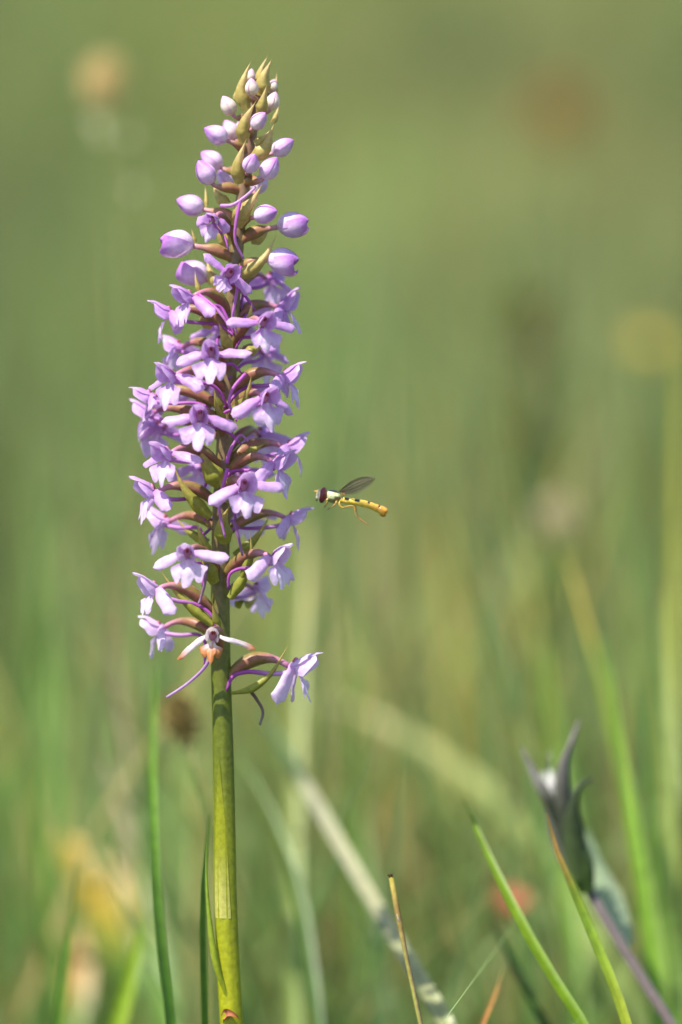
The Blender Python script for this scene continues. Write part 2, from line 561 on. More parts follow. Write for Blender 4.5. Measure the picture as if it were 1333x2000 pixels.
# cut straw in the foreground
P = stalk_pts([(763, 1708, 2), (771, 1755, 2), (781, 1800, 2), (790, 1850, 1), (806, 1925, 0), (822, 2000, -1)])
root = thing('cut_straw', P[-1], 'thin tan straw with cut tip and knotted joint', 'grass stalk')
node_t = 7.6 / (1000 * sum((b - a).length for a, b in zip(P, P[1:])))
MB().tube(P, lambda t: 0.00033 + 0.00018 * t + 0.00022 * math.exp(-((t - node_t) / 0.008) ** 2), 10,
          lambda t, a: mix(mix(srgb(168, 156, 70), srgb(150, 120, 74), sstep(0, node_t, t)), mix(srgb(140, 120, 90), srgb(150, 150, 70), math.sin(a * 2) * 0.5 + 0.5), sstep(node_t, node_t + 0.03, t)),
          rib=lambda t, a: 1 + 0.12 * math.cos(a * 5)).build('straw_stem', M_DRY, root, P[-1], xform=ID)
MB().tube(catmull([W(px(762.5, 1712, 2)), W(px(763, 1707, 2))], 3), lambda t: 0.00042, 8, lambda t, a: srgb(70, 56, 30)).build('cut_end', M_DRY, root, P[-1], xform=ID)
MB().tube(catmull([W(px(782, 1802, 1.6)), W(px(778, 1794, 1.2)), W(px(775.5, 1785, 1.3))], 6), lambda t: 0.00018 * (1 - 0.8 * t), 6, lambda t, a: srgb(196, 190, 160)).build('sheath_edge', M_DRY, root, P[-1], xform=ID)


# ------------------------------------------------------------------ blurred flowering plants of the meadow
def head_plant(name, label, cat, pts, stem_r, stem_col, headfn, group=None):
    P = stalk_pts(pts)
    root = thing(name, P[-1], label, cat, group)
    MB().tube(P, lambda t: stem_r * 0.001 * (0.8 + 0.5 * t), 8, lambda t, a: stem_col).build('stem', M_BLADE, root, P[-1], xform=ID)
    headfn(root, P)
    return root


def scaly_head(root, P, w, h, c1, c2, n=60, name='seed_head', leafy=0.5):
    """head of overlapping scales on a core; w, h in mm"""
    top = P[0]
    T = (P[0] - P[2]).normalized()
    q = T.to_track_quat('Z', 'Y').to_matrix()
    mb = MB()
    ctr = top + T * h * 0.0004
    mb.ball(ctr, w * 0.00040, w * 0.00040, h * 0.00045, lambda u, v: c2, 8, 10, rot=q)
    core = mb.build(name, M_DRY, root, P[-1], xform=ID)
    sc = MB()
    for i in range(n):
        f = (i + 0.5) / n
        th = math.acos(1 - 2 * f)
        ph = i * 2.39996
        d = Vector((math.sin(th) * math.cos(ph), math.sin(th) * math.sin(ph), math.cos(th)))
        b = Vector((d.x * w * 0.00038, d.y * w * 0.00038, d.z * h * 0.00043))
        outd = (d + Vector((0, 0, leafy))).normalized()
        sd_ = outd.cross(Vector((0.3, 0.2, 1))).normalized()
        nn = sd_.cross(outd)
        L, ww = 0.28 * w * 0.001, 0.13 * w * 0.001
        k = random.random()

        def fn(u, v, b=b, outd=outd, sd_=sd_, nn=nn, L=L, ww=ww):
            s = (v - 0.5) * 2
            return ctr + q @ (b + outd * (L * u) + sd_ * (ww * s * math.sin(math.pi * (0.15 + 0.83 * u))) + nn * (ww * 0.4 * (1 - s * s)))
        sc.grid(fn, 3, 2, lambda u, v, k=k: mix(c1, c2, k))
    sc.build('scale', M_DRY, core, P[-1], xform=ID)['kind'] = 'stuff'


head_plant('plantain', 'tan plantain head on a tall thin stem', 'plant',
           [(205, 195, 230), (214, 360, 225), (228, 700, 215), (246, 1150, 200), (258, 1500, 185)], 0.8, srgb(130, 138, 74),
           lambda r, P: (scaly_head(r, P, 7.5, 10, srgb(224, 204, 150), srgb(206, 178, 120)),
                         [MB().ball(W(px(x, y, 228)), 0.0009, 0.0009, 0.0011, lambda u, v: srgb(224, 220, 180), 5, 8).build('floret', M_DRY, r, P[-1], xform=ID)
                          for x, y in ((196, 262), (216, 350), (262, 372), (252, 268), (186, 240))]))
head_plant('seed_stalk', 'small dark brown seed head behind the orchid stem', 'plant',
           [(364, 1440, 84), (384, 1520, 82), (402, 1600, 80), (418, 1800, 76), (424, 2000, 72)], 0.55, srgb(128, 136, 70),
           lambda r, P: scaly_head(r, P, 6.4, 8.6, srgb(146, 128, 76), srgb(112, 98, 54)))
head_plant('burnet', 'reddish brown burnet head blurred high over the meadow', 'plant',
           [(1092, 250, 760), (1094, 500, 740), (1090, 900, 700), (1084, 1300, 640)], 1.0, srgb(120, 128, 60),
           lambda r, P: scaly_head(r, P, 16, 15, srgb(184, 142, 88), srgb(160, 116, 70)))


def petal_head(root, P, n, length, width, c1, c2, cup=0.5, disc=None):
    top = P[0]
    T = Vector((0, -0.5, 1)).normalized()
    q = T.to_track_quat('Z', 'Y').to_matrix()
    hd = MB().ball(top, length * 0.0003, length * 0.0003, length * 0.00025, lambda u, v: disc or c2, 6, 10, rot=q).build('flower_head', M_PETAL, root, P[-1], xform=ID)
    for i in range(n):
        a = 2 * math.pi * i / n + random.uniform(-0.1, 0.1)
        d = Vector((math.cos(a), math.sin(a), 0))
        s = Vector((-math.sin(a), math.cos(a), 0))

        def fn(u, v):
            k = (v - 0.5) * 2
            up = math.sin(cup) * u + 0.15 * k * k * u
            return top + q @ ((d * (0.15 + math.cos(cup) * u) * length + s * (k * width * 0.5 * math.sin(math.pi * (0.12 + 0.8 * u))) + Vector((0, 0, up * length))) * 0.001)
        MB().grid(fn, 6, 4, lambda u, v: mix(c2, c1, u)).build('petal', M_PETAL, hd, P[-1], xform=ID)


head_plant('red_flower', 'small salmon red flower low in the blurred grass', 'flower',
           [(1000, 1772, 150), (1006, 1850, 147), (1016, 2000, 142)], 0.6, g_mid,
           lambda r, P: petal_head(r, P, 6, 3.6, 3.8, srgb(206, 124, 98), srgb(190, 106, 80), 0.7))
head_plant('pale_clover', 'pale cream clover head glowing under the hoverfly', 'flower',
           [(1085, 1040, 300), (1092, 1200, 290), (1104, 1500, 270), (1116, 1800, 250)], 0.7, g_mid,
           lambda r, P: scaly_head(r, P, 8, 8, srgb(232, 220, 190), srgb(206, 190, 150), leafy=0.8))
head_plant('buttercup', 'yellow buttercup beside the tall yellow grass leaf', 'flower',
           [(1262, 680, 480), (1258, 900, 460), (1250, 1200, 430), (1240, 1500, 400)], 0.9, g_mid,
           lambda r, P: petal_head(r, P, 5, 4.2, 4.5, srgb(226, 200, 80), srgb(200, 170, 40), 0.5))


def dock_head(r, P):
    cl = MB().tube(P[:22], lambda t: 0.0016, 8, lambda t, a: srgb(70, 62, 34)).build('flower_spike', M_DRY, r, P[-1], xform=ID)
    mb = MB()
    for i in range(150):
        t = random.random() ** 0.9
        c = P[min(21, int(t * 21))] + Vector((random.gauss(0, 0.005), random.gauss(0, 0.005), random.gauss(0, 0.006)))
        k = random.uniform(0.0012, 0.003)
        cc = mix(srgb(100, 90, 48), srgb(88, 102, 42), random.random())
        mb.ball(c, k, k * 0.6, k * 1.2, lambda u, v, cc=cc: cc, 3, 5)
    mb.build('seed', M_DRY, cl, P[-1], xform=ID)['kind'] = 'stuff'


head_plant('dock', 'dark brown dock spike blurred among the pale grass', 'plant',
           [(1022, 560, 420), (1026, 700, 412), (1034, 850, 405), (1046, 1100, 390), (1060, 1400, 370)], 1.2, srgb(90, 90, 46), dock_head)

# yellowing broad leaves low on the left
def broad_leaf(pts, width, c1, c2, label):
    return blade(pts, width, [(0, c1), (0.6, c2), (1, g_mid), (9, g_mid)], label, 'yellow_leaf', 'leaf', 'yellowing leaves in the turf', face=0.1, fold=0.2,
                 wprof=lambda s: max(0.1, math.sin(math.pi * min(1, 0.04 + s * 0.75)) if s < 1.2 else 0.1))


broad_leaf([(130, 1640, 190), (178, 1705, 184), (226, 1780, 178), (262, 1880, 170)], 12, srgb(196, 160, 60), srgb(176, 152, 52), 'mustard yellow broad leaf low in the turf')
broad_leaf([(158, 1815, 150), (156, 1870, 147), (152, 1930, 144), (148, 1990, 140)], 6, srgb(190, 150, 84), srgb(176, 140, 76), 'tan orange leaf beneath the mustard yellow leaf')

# ------------------------------------------------------------------ grey felted bud plant
d0 = 38
P = stalk_pts([(1142, 1725, d0), (1180, 1790, d0 - 2), (1225, 1865, d0 - 5), (1272, 1940, d0 - 8), (1316, 2010, d0 - 12)])
root = thing('felted_bud_plant', P[-1], 'grey purple felted bud crowned with narrow pointed leaves', 'plant')
BASE = P[-1]
MB().tube(P, lambda t: 0.00085 + 0.0005 * t, 12, lambda t, a: mix(srgb(104, 94, 92), srgb(76, 62, 56), sstep(0, 0.25, t) * (0.75 + 0.25 * math.sin(a)))).build('stem', M_FUZZ, root, BASE, xform=ID)
# core of the bud
core = MB()
cp = catmull([px(1146, 1735, d0), px(1128, 1670, d0), px(1100, 1600, d0), px(1082, 1550, d0), px(1076, 1525, d0)], 14)
core.tube(cp, lambda t: 1.0 + 1.2 * math.sin(math.pi * min(1, t * 0.8 + 0.1)), 14, lambda t, a: mix(srgb(60, 66, 50), srgb(190, 188, 184), sstep(0.62, 0.9, t)))
bud = core.build('bud', M_FUZZ, root, BASE)
for i in range(16):
    x0 = 1062 + i * 2.3
    MB().tube(catmull([px(x0 + 6, 1560, d0 - 2 + (i % 4)), px(x0 + random.uniform(-4, 4), 1530 + random.uniform(-6, 6), d0 - 2 + (i % 4)), px(x0 + random.uniform(-6, 6), 1502 + random.uniform(0, 18), d0 - 2 + (i % 4))], 5),
              lambda t: 0.36 * (1 - 0.8 * t), 6, lambda t, a: srgb(214, 212, 204)).build('hair_tuft', M_FUZZ, bud, BASE)


def bud_leaf(pts, width, c1, c2, side=(0.9, 0.3, 0), curl=0.5, name='leaf'):
    C = catmull([px(*p) for p in pts], 18)
    sv = Vector(side)

    def fn(u, v):
        k = min(int(u * 18), 17)
        p = C[k].lerp(C[k + 1], u * 18 - k)
        T = (C[k + 1] - C[k]).normalized()
        s = (sv - T * sv.dot(T)).normalized()
        nn = T.cross(s)
        a = (v - 0.5) * 2
        ww = width * 0.62 * (0.55 + 0.45 * math.sin(math.pi * min(1, u * 1.4))) * (1 - u ** 3 * 0.85)
        return p + s * (ww * a) + nn * (ww * curl * a * a + 0.05 * math.sin(20 * u + a * 3))
    return MB().grid(fn, 18, 6, lambda u, v: mix(c1, c2, u)).build(name, M_FUZZ, root, BASE)


dk, gp, gg = srgb(60, 70, 46), srgb(120, 112, 112), srgb(70, 88, 44)
bud_leaf([(1092, 1600, d0 - 2), (1066, 1545, d0 - 3), (1040, 1500, d0 - 1), (1018, 1456, d0 + 2)], 1.9, dk, gp)
bud_leaf([(1082, 1575, d0 + 3), (1076, 1520, d0 + 4), (1075, 1462, d0 + 6)], 1.2, srgb(150, 150, 130), srgb(150, 150, 132))
bud_leaf([(1112, 1630, d0 - 3), (1102, 1560, d0 - 4), (1104, 1490, d0 - 4), (1120, 1440, d0 - 3), (1132, 1405, d0 - 1)], 2.3, dk, srgb(122, 112, 112))
bud_leaf([(1134, 1720, d0 - 4), (1126, 1640, d0 - 5), (1122, 1575, d0 - 6), (1134, 1535, d0 - 6), (1160, 1520, d0 - 5)], 3.3, gg, srgb(64, 72, 54))
bud_leaf([(1132, 1712, d0 - 2), (1098, 1650, d0), (1072, 1580, d0 + 1), (1060, 1540, d0 + 2)], 2.6, dk, srgb(96, 94, 86))
bud_leaf([(1150, 1745, d0 - 3), (1140, 1690, d0 - 4), (1130, 1640, d0 - 4), (1118, 1590, d0 - 3)], 3.6, srgb(70, 92, 36), srgb(66, 80, 46))
bud_leaf([(1222, 1845, d0 + 8), (1196, 1765, d0 + 10), (1168, 1690, d0 + 12), (1146, 1618, d0 + 14)], 4.6, srgb(150, 164, 130), srgb(132, 150, 112), curl=0.25)
bud_leaf([(1118, 1640, d0 - 1), (1110, 1600, d0 - 2), (1118, 1560, d0 - 2), (1116, 1540, d0 - 2)], 1.6, gp, srgb(150, 140, 150))

# ------------------------------------------------------------------ the orchid
STEM = [(510, 150), (498, 220), (486, 300), (472, 400), (462, 500), (455, 600), (450, 700), (443, 800), (438, 900), (433, 1000), (431, 1100), (431, 1200), (432, 1300),
        (436, 1450), (439, 1600), (441, 1750), (446, 1880), (453, 2000)]


def stem_x(y):
    for (x0, y0), (x1, y1) in zip(STEM, STEM[1:]):
        if y <= y1:
            return lerp(x0, x1, (y - y0) / (y1 - y0))
    return STEM[-1][0]


def stem_pt(y, d=0):
    y = max(120, y)
    return px(stem_x(y), y, d)


sp = [W(px(x, y, 0)) for x, y in STEM]
sp = to_ground(sp, 0.25)
SC = catmull(sp, 110)
OB = SC[-1].copy()
orchid = thing('fragrant_orchid', OB, 'tall orchid with a dense spike of lilac flowers and buds', 'orchid')
vis = 148.5 / (148.5 + 1000 * (sp[-1] - sp[len(STEM) - 1]).length)


def stem_col(t, a):
    yy = t / vis
    c = mix(srgb(150, 120, 90), srgb(126, 112, 60), sstep(0.0, 0.3, yy))
    c = mix(c, srgb(98, 108, 26), sstep(0.4, 0.66, yy))  # darker green just below the spike: its shadow painted into the stem colour
    c = mix(c, srgb(140, 146, 24), sstep(0.70, 0.86, yy))
    c = mix(c, srgb(158, 160, 20), sstep(0.86, 0.95, yy))
    k = 0.5 + 0.5 * math.sin(a * 3 + 1)
    return mix(c, mix(c, srgb(110, 70, 80), 0.4), k * (1 - sstep(0.45, 0.7, yy)))


stem = MB().tube(SC, lambda t: 0.001 * lerp(0.75, 1.75, min(1, (t / vis * 1.15) ** 0.8)) if t < vis else 0.0018, 24, stem_col,
                 rib=lambda t, a: 1 + 0.035 * math.cos(a * 7) + 0.02 * math.cos(a * 13 + 1)).build('stem', M_GREEN, orchid, OB, xform=ID)

# leaf pressed against the lower stem, torn across at its foot
def sheath_fn(u, v):
    y = lerp(1792, 1478, u)
    a = (v - 0.5) * 2 * (0.80 * (1 - u ** 1.5) + 0.04) - 0.40
    r = 1.62 + 0.17 * (1 - u) ** 0.5
    return px(stem_x(y), y, 0) + Vector((math.sin(a) * r, -math.cos(a) * r, 0))


MB().grid(sheath_fn, 24, 10, lambda u, v: mix(mix(srgb(190, 186, 96), srgb(150, 154, 30), sstep(0.05, 0.5, u)), srgb(112, 120, 24), sstep(0.6, 1, u))).build('stem_leaf', M_BRACT, stem, OB)


def strip(pts, width, col, side=None, cup=0.45, n=16, prof=None):
    C = catmull(pts, n)
    mb = MB()

    def fn(u, v):
        k = min(int(u * n), n - 1)
        p = C[k].lerp(C[k + 1], u * n - k)
        T = (C[k + 1] - C[k]).normalized()
        s0 = side or Vector((1, 0.15, 0))
        s = s0 - T * s0.dot(T)
        s = s.normalized() if s.length > 1e-4 else Vector((0, 1, 0))
        nn = s.cross(T)
        a = (v - 0.5) * 2
        ww = width * 0.5 * (prof(u) if prof else (0.6 + 0.4 * sstep(0, 0.28, u)) * max(0.05, 1 - max(0, (u - 0.25) / 0.75)) ** 1.35)
        return p + s * (ww * a) + nn * (ww * cup * (1 - a * a) * 1.6)
    mb.grid(fn, n, 8, col)
    return mb


strip([px(446, 1950, -1.4), px(424, 1890, -2), px(408, 1780, -1), px(403, 1680, 1), (px(408, 1596, 3))], 1.1, lambda u, v: mix(srgb(150, 160, 40), srgb(84, 120, 26), u)).build('stem_leaf', M_BRACT, stem, OB)
strip([px(432, 1988, -1.2), px(444, 1978, -2.6), px(462, 1984, -2.4), px(470, 1994, -1.4)], 1.6, lambda u, v: mix(srgb(190, 120, 90), srgb(140, 80, 50), u), side=Vector((0, 0.3, 1))).build('torn_leaf_base', M_DRY, stem, OB)

LILAC = srgb(210, 164, 224)
LILAC_D = srgb(196, 142, 212)
PALE = srgb(238, 220, 242)
MAG = srgb(190, 98, 188)


def flower(x, y, az, depth=None, pitch=0, roll=0, sc=1.0, droop=None, age=None, rad=11.0, base_y=None, spur=True, base_d=0, wither=False, lipsc=1.0, sepdroop2=None, spurlen=1.0, openness=1.0):
    """one open flower: throat at photo pixel (x, y), facing azimuth az (0 = to the camera, 90 = right)"""
    a = R(az)
    if depth is None:
        depth = -rad * math.cos(a)
    o = px(x, y, depth)
    rnd = random.Random(int(x * 7 + y * 13))
    j = lambda s: rnd.uniform(-s, s)
    M = Matrix.Rotation(a, 3, 'Z') @ Matrix.Rotation(R(pitch + 8 + j(6)), 3, 'X') @ Matrix.Rotation(R(roll + j(5)), 3, 'Y')
    sc *= 1.07
    seedv = Vector((x * 0.37, y * 0.21, az * 0.1))

    def L(v):
        v = Vector(v)
        return o + M @ ((v + noise.noise_vector(v * 0.75 + seedv) * 0.17 + noise.noise_vector(v * 2.3 + seedv) * 0.05) * sc)
    if age is None:
        age = sstep(450, 1300, y)
    base = mix(LILAC_D, LILAC, 0.25 + 0.75 * sstep(480, 750, y))
    base = mix(base, PALE, 0.5 * sstep(0.5, 1, age))
    edge = mix(base, PALE, 0.4)
    deep = mix(base, MAG, 0.35)
    if wither:
        base, edge = srgb(236, 218, 224), srgb(240, 226, 220)
        deep = base
    # ovary from the stem: the body of the flower part
    by = base_y if base_y else y + 45
    B = stem_pt(by, base_d)
    outd = M @ Vector((0, -1, 0))
    F = L((0, 1.15, -0.1))
    upv = Vector((0, 0, 1))
    lat = (F - B)
    lat.z = 0
    ov = bez(B, B + lat * 0.25 + upv * (3.4 * sc), F - outd * (2.6 * sc) + upv * (1.3 * sc), F, 16)
    mb = MB()
    ovr = rnd.uniform(0.76, 0.94)
    mb.tube(ov, lambda t: sc * ovr * (0.42 + 0.55 * math.sin(math.pi * min(1, t * 1.15)) ** 1.3 if t < 0.87 else 0.42 + 0.1 * (1 - t)), 12,
            lambda t, an: mix(mix(srgb(128, 118, 54), srgb(156, 96, 84), 0.5 + 0.5 * math.sin(an * 3 + t * 5)), srgb(196, 130, 160), sstep(0.6, 1, t)),
            rib=lambda t, an: 1 + 0.07 * math.cos(an * 6 + t * 5))
    fl = mb.build('flower', M_GREEN, orchid, OB)
    # column
    MB().ball(L((0, 0.35, 0.25)), 0.58 * sc, 0.42 * sc, 0.85 * sc, lambda u, v: mix(srgb(214, 150, 190), srgb(164, 84, 100), sstep(0.2, 0.9, math.sin(v * 6.28) * 0.5 + 0.5)), 8, 12, rot=M).build('column', M_PETAL, fl, OB)
    for s in (-1, 1):
        MB().ball(L((0.12 * s, -0.06, 0.55 + j(0.08))), 0.13 * sc, 0.10 * sc, 0.30 * sc, lambda u, v: srgb(160, 76, 66), 5, 8, rot=M).build('pollen_sac', M_PETAL, fl, OB)
    # dorsal sepal
    k1, k2, k3 = j(0.2), j(0.15), j(6)
    shr = 0.7 if wither else 1.0

    def dors(u, v):
        q = (v - 0.5) * 2
        ph = q * R(70) * (1 - 0.30 * u ** 4)
        r = (0.45 + 1.55 * u ** 0.85) * shr
        c = Vector((0, 1.15 - (2.75 + k1) * u, -0.35 + (0.75 + k2) * u))
        tip = -0.85 * u ** 4 * max(0, 1 - 1.3 * q * q)
        rid = 0.14 * math.exp(-(q / 0.15) ** 2) * u
        nar = 0.80 * (1 - 0.16 * u ** 3)
        return L(c + Vector((math.sin(ph) * r * nar, tip + 0.5 * q * q * u, math.cos(ph) * (r + rid) - 0.25 * u ** 6 + 0.06 * math.sin(7 * q + k3) * u)))
    MB().grid(dors, 16, 14, lambda u, v: mix(mix(deep, base, sstep(0, 0.35, u)), edge, sstep(0.5, 1, u) * 0.8)).build('dorsal_sepal', M_PETAL, fl, OB)
    # inner petals
    for s in (-1, 1):
        k4 = j(0.2)

        def pet(u, v, s=s, k4=k4):
            ph = s * R(lerp(34, 138 - 8 * u, v))
            r = (0.42 + 1.30 * u ** 0.85) * shr
            c = Vector((0, 1.12 - (2.75 + k4) * u, -0.35 + 0.65 * u))
            nar = 0.82 * (1 - 0.22 * u ** 4 * (1 - v))
            return L(c + Vector((math.sin(ph) * r * nar, 1.1 * v * v * u - 0.30 * math.sin(math.pi * v) * u ** 3 + 0.10 * math.sin(8 * v + k4 * 20) * u, math.cos(ph) * r * 1.05)))
        MB().grid(pet, 10, 10, lambda u, v: mix(mix(deep, base, sstep(0, 0.4, u)), edge, sstep(0.7, 1, u) * 0.8)).build('petal', M_PETAL, fl, OB)
    # lateral sepals, margins rolled back
    if droop is None:
        droop = 0.16 + 0.3 * min(1, abs(math.sin(a)))
    for s in (-1, 1):
        dr = droop + j(0.13)
        if sepdroop2 is not None and s == 1:
            dr = sepdroop2
        ln = rnd.uniform(4.4, 5.0) * openness
        dirv = Vector((s, 0.10 + j(0.15), -dr)).normalized()
        nrm = Vector((0.25 * s, -0.75 + j(0.25), 0.7))
        nrm = (nrm - dirv * nrm.dot(dirv)).normalized()
        sdv = dirv.cross(nrm)
        bend = j(0.6) - 0.3
        rr0 = rnd.uniform(0.80, 0.95) * (0.52 if wither else 1)
        roll_ = rnd.uniform(58, 92)
        tw = j(0.5)
        s0 = Vector((0.85 * s, 0.55, 0.0))

        def sep(u, v, s=s, dirv=dirv, nrm=nrm, sdv=sdv, ln=ln, bend=bend, rr0=rr0, s0=s0, roll_=roll_, tw=tw):
            q = (v - 0.5) * 2
            an = R(roll_) * q + tw * u
            prof = (0.50 + 0.42 * sstep(0, 0.35, u) + 0.12 * sstep(0.4, 0.9, u)) * (1 - 0.5 * max(0, (u - 0.88) / 0.12) ** 2)
            r = rr0 * prof
            uu = u * ln - 0.55 * abs(q) ** 2 * sstep(0.75, 1, u) + 0.08 * math.sin(q * 6 + tw * 9) * u
            p = s0 + dirv * uu + nrm * (r * 0.8 * (math.cos(an) - 0.4)) + sdv * (r * 1.1 * math.sin(an)) + nrm * (bend * u * u - 0.10 * r * math.exp(-(q / 0.2) ** 2))
            if wither:
                p = p + Vector((0, -0.3 * math.sin(u * 6), -0.6 * u * u))
            return L(p)
        bt = srgb(176, 106, 50) if wither else edge
        MB().grid(sep, 16, 10, lambda u, v: mix(mix(deep, base, sstep(0, 0.3, u)), bt, sstep(0.5 if wither else 0.3, 1, u) * (1 if wither else 0.6))).build('lateral_sepal', M_PETAL, fl, OB)
    # three-lobed lip
    lw, ll = 2.5 * lipsc * rnd.uniform(0.9, 1.08), 3.5 * lipsc * rnd.uniform(0.92, 1.08)
    curl = rnd.uniform(0.1, 1.0)
    asym = j(0.12)
    if wither:
        lw, ll, curl = 1.5, 2.3, 1.8

    def lip(u, v):
        q = (v - 0.5) * 2
        aq = abs(q)
        mid_l = 1.0 - 6.0 * aq ** 2.9
        lat_l = 0.82 - 9.5 * abs(aq - 0.67) ** 2.8
        Ls = math.log(math.exp(14 * mid_l) + math.exp(14 * lat_l)) / 14
        g = 0.30 + 0.70 * sstep(0.10, 0.62, u) - 0.10 * sstep(0.75, 1.0, u)
        xx = q * lw * g * (1 + asym * q)
        zz = -0.75 - u * ll * Ls + 0.05 * math.sin(14 * q + k3) * u
        yy = -0.05 - 2.5 * u + 0.9 * u * u + curl * aq ** 2 * u * 0.9 - 0.22 * math.exp(-(q / 0.2) ** 2) * sstep(0.1, 0.5, u) + 0.22 * math.exp(-((aq - 0.43) / 0.12) ** 2) * u
        yy += 0.2 * math.sin(4.5 * q + k3) * u * u
        return L((xx, yy, zz))
    lc = srgb(196, 128, 76) if wither else edge
    MB().grid(lip, 18, 36, lambda u, v: mix(mix(mix(base, deep, 0.3), lc, sstep(0.1, 0.6, u)), PALE if not wither else lc,
                                            0.7 * math.exp(-((v - 0.5) / 0.16) ** 2) * (1 - sstep(0.75, 1, u)))).build('lip', M_PETAL, fl, OB)
    # spur
    if spur:
        e1 = Vector((j(2.5), 5.0 + j(1), -1.6 + j(0.8)))
        e2 = Vector((j(3.5), 8.5 + j(1.5), -5.0 + j(2.0)))
        inv = M
        p0 = L((0, 0.5, -0.75))
        # follow the ovary, then hang down beside the stem
        sgn = 1 if rnd.random() < 0.5 else -1
        mid = ov[7] + Vector((sgn * 0.8 * math.cos(a), sgn * 0.8 * math.sin(a), -1.6))
        en = ov[2] + Vector((sgn * (1.8 + j(0.8)) * math.cos(a) + j(1.2), -2.0 + j(1.0), -1.6 + j(1.8)))
        spc = catmull([p0, p0.lerp(mid, 0.5) + Vector((0, 0, -0.2)), mid, mid.lerp(en, 0.55) + Vector((0, 0, 0.5)), en + Vector((j(1.2), j(0.5), -0.7))], 22)
        MB().tube(spc, lambda t: sc * (0.32 - 0.12 * t) * (1 if t < 0.95 else 0.7), 9, lambda t, an: mix(mix(base, MAG, 0.35), mix(MAG, srgb(160, 80, 170), 0.3), sstep(0.1, 0.6, t))).build('spur', M_PETAL, fl, OB)
    return fl, ov


def bud_part(x, y, ang, depth, size=1.0, stage=0.5, base_y=None, lean=0.0, opening=0.0):
    """closed bud centred on a pixel, tip pointing at angle ang in the stem's plane (90 = up)"""
    o = px(x, y, depth)
    tipd = Vector((math.cos(R(ang)), lean, math.sin(R(ang)))).normalized()
    q = tipd.to_track_quat('Z', 'Y').to_matrix()
    rnd = random.Random(int(x * 3 + y * 17))
    h, r = 1.75 * size, 1.28 * size
    B = stem_pt(base_y or y + 40, 0)
    F = o - tipd * h * 0.9
    lat = F - B
    lat.z = 0
    ov = bez(B, B + lat * 0.3 + Vector((0, 0, 2.6)), F - tipd * 1.6 * size, F, 12)
    bd = MB().tube(ov, lambda t: size * (0.30 + 0.42 * math.sin(math.pi * min(1, t * 1.25)) ** 1.2), 10,
                   lambda t, an: mix(mix(srgb(140, 124, 60), srgb(170, 110, 90), 0.5 + 0.5 * math.sin(an * 3 + t * 4)), srgb(206, 150, 160), sstep(0.6, 1, t)),
                   rib=lambda t, an: 1 + 0.06 * math.cos(an * 6 + 4 * t)).build('bud', M_GREEN, orchid, OB)
    a0 = rnd.uniform(0, 6.28)
    if opening:
        dn = q.transposed() @ Vector((0, -0.5, -1))
        a0 = math.atan2(dn.y, dn.x)
    white = mix(srgb(226, 206, 180), srgb(238, 220, 240), sstep(0.1, 0.6, stage))
    tipc = mix(srgb(214, 164, 200), srgb(186, 112, 204), sstep(0.1, 0.7, stage))
    bodyc = mix(srgb(234, 216, 200), srgb(228, 194, 234), sstep(0.1, 0.8, stage))
    for s in range(3):
        open_k = opening * (1.0 if s == 0 else 0.06)

        def fn(u, v, s=s, open_k=open_k):
            th = a0 + s * 2.0944 + (v - 0.5) * R(152)
            uu = u
            rr = r * (math.sin(math.pi * uu ** 0.92) ** 0.62 if 0 < uu < 1 else 0.0) * (1.0 + 0.17 * (v - 0.35)) * (1 - 0.16 * uu)
            rr *= 1 + 0.07 * math.cos((v - 0.5) * math.pi) - 0.03 * math.cos(6 * (v - 0.5) * math.pi)
            rr = max(rr, 0.02) + open_k * 2.0 * uu ** 2 * size
            z = (-1 + 2 * uu) * h + 0.08 * h * uu ** 8 - open_k * 0.5 * uu * uu
            return o + q @ Vector((math.cos(th) * rr, math.sin(th) * rr, z))

        def cf(u, v):
            c = mix(white, bodyc, sstep(0.05, 0.5, u))
            c = mix(c, tipc, sstep(0.55, 1.0, u) * 0.85)
            return mix(c, tipc, 0.6 * sstep(0.30, 0.5, abs(v - 0.5)))
        MB().grid(fn, 14, 10, cf).build('sepal', M_BUD, bd, OB)
    if opening > 0.2:   # the inner petals show where the bud parts
        MB().ball(o + tipd * 0.3, r * 0.7, r * 0.7, h * 0.9, lambda u, v: tipc, 8, 10, rot=q).build('petal', M_BUD, bd, OB)
    return bd


# buds, top to bottom
for b in [
        (490, 148, 80, -1.5, 0.62, 0.15, 200, -0.2), (492, 171, 92, -4.0, 0.80, 0.12, 215, -0.3), (533, 168, 75, 1.5, 0.62, 0.1, 205, 0.1),
        (533, 198, 72, -2.5, 0.85, 0.08, 235, -0.1), (446, 207, 118, -2.0, 0.95, 0.18, 250, -0.2), (506, 236, 48, -5.5, 0.95, 0.45, 275, -0.5),
        (450, 254, 118, 3.5, 0.98, 0.4, 295, 0.2), (423, 263, 152, -2.5, 1.15, 0.7, 310, -0.2), (552, 287, 32, -1.0, 1.1, 0.55, 325, -0.1),
        (491, 319, 66, -6.0, 0.98, 0.65, 350, -0.7), (527, 329, 55, -4.5, 1.15, 0.65, 370, -0.3), (414, 313, 142, 4.5, 1.15, 0.6, 355, 0.1),
        (402, 337, 122, -2.5, 1.20, 0.7, 385, -0.3), (373, 400, 160, 2.0, 1.28, 0.65, 440, 0.1), (519, 418, 14, -5.5, 1.15, 0.85, 455, -0.6),
        (474, 250, 85, 5, 0.9, 0.4, 290, 0.4), (505, 290, 70, 5, 0.9, 0.45, 330, 0.4), (508, 360, 60, 6, 1.0, 0.6, 400, 0.4), (440, 350, 120, 7, 1.0, 0.6, 390, 0.4)]:
    bud_part(b[0], b[1], b[2], b[3], b[4], b[5], b[6], b[7])
bud_part(571, 437, 12, -1.0, 1.42, 0.7, 480, -0.15, 0.5)
bud_part(348, 474, 168, -1.5, 1.50, 0.72, 515, -0.1, 0.7)
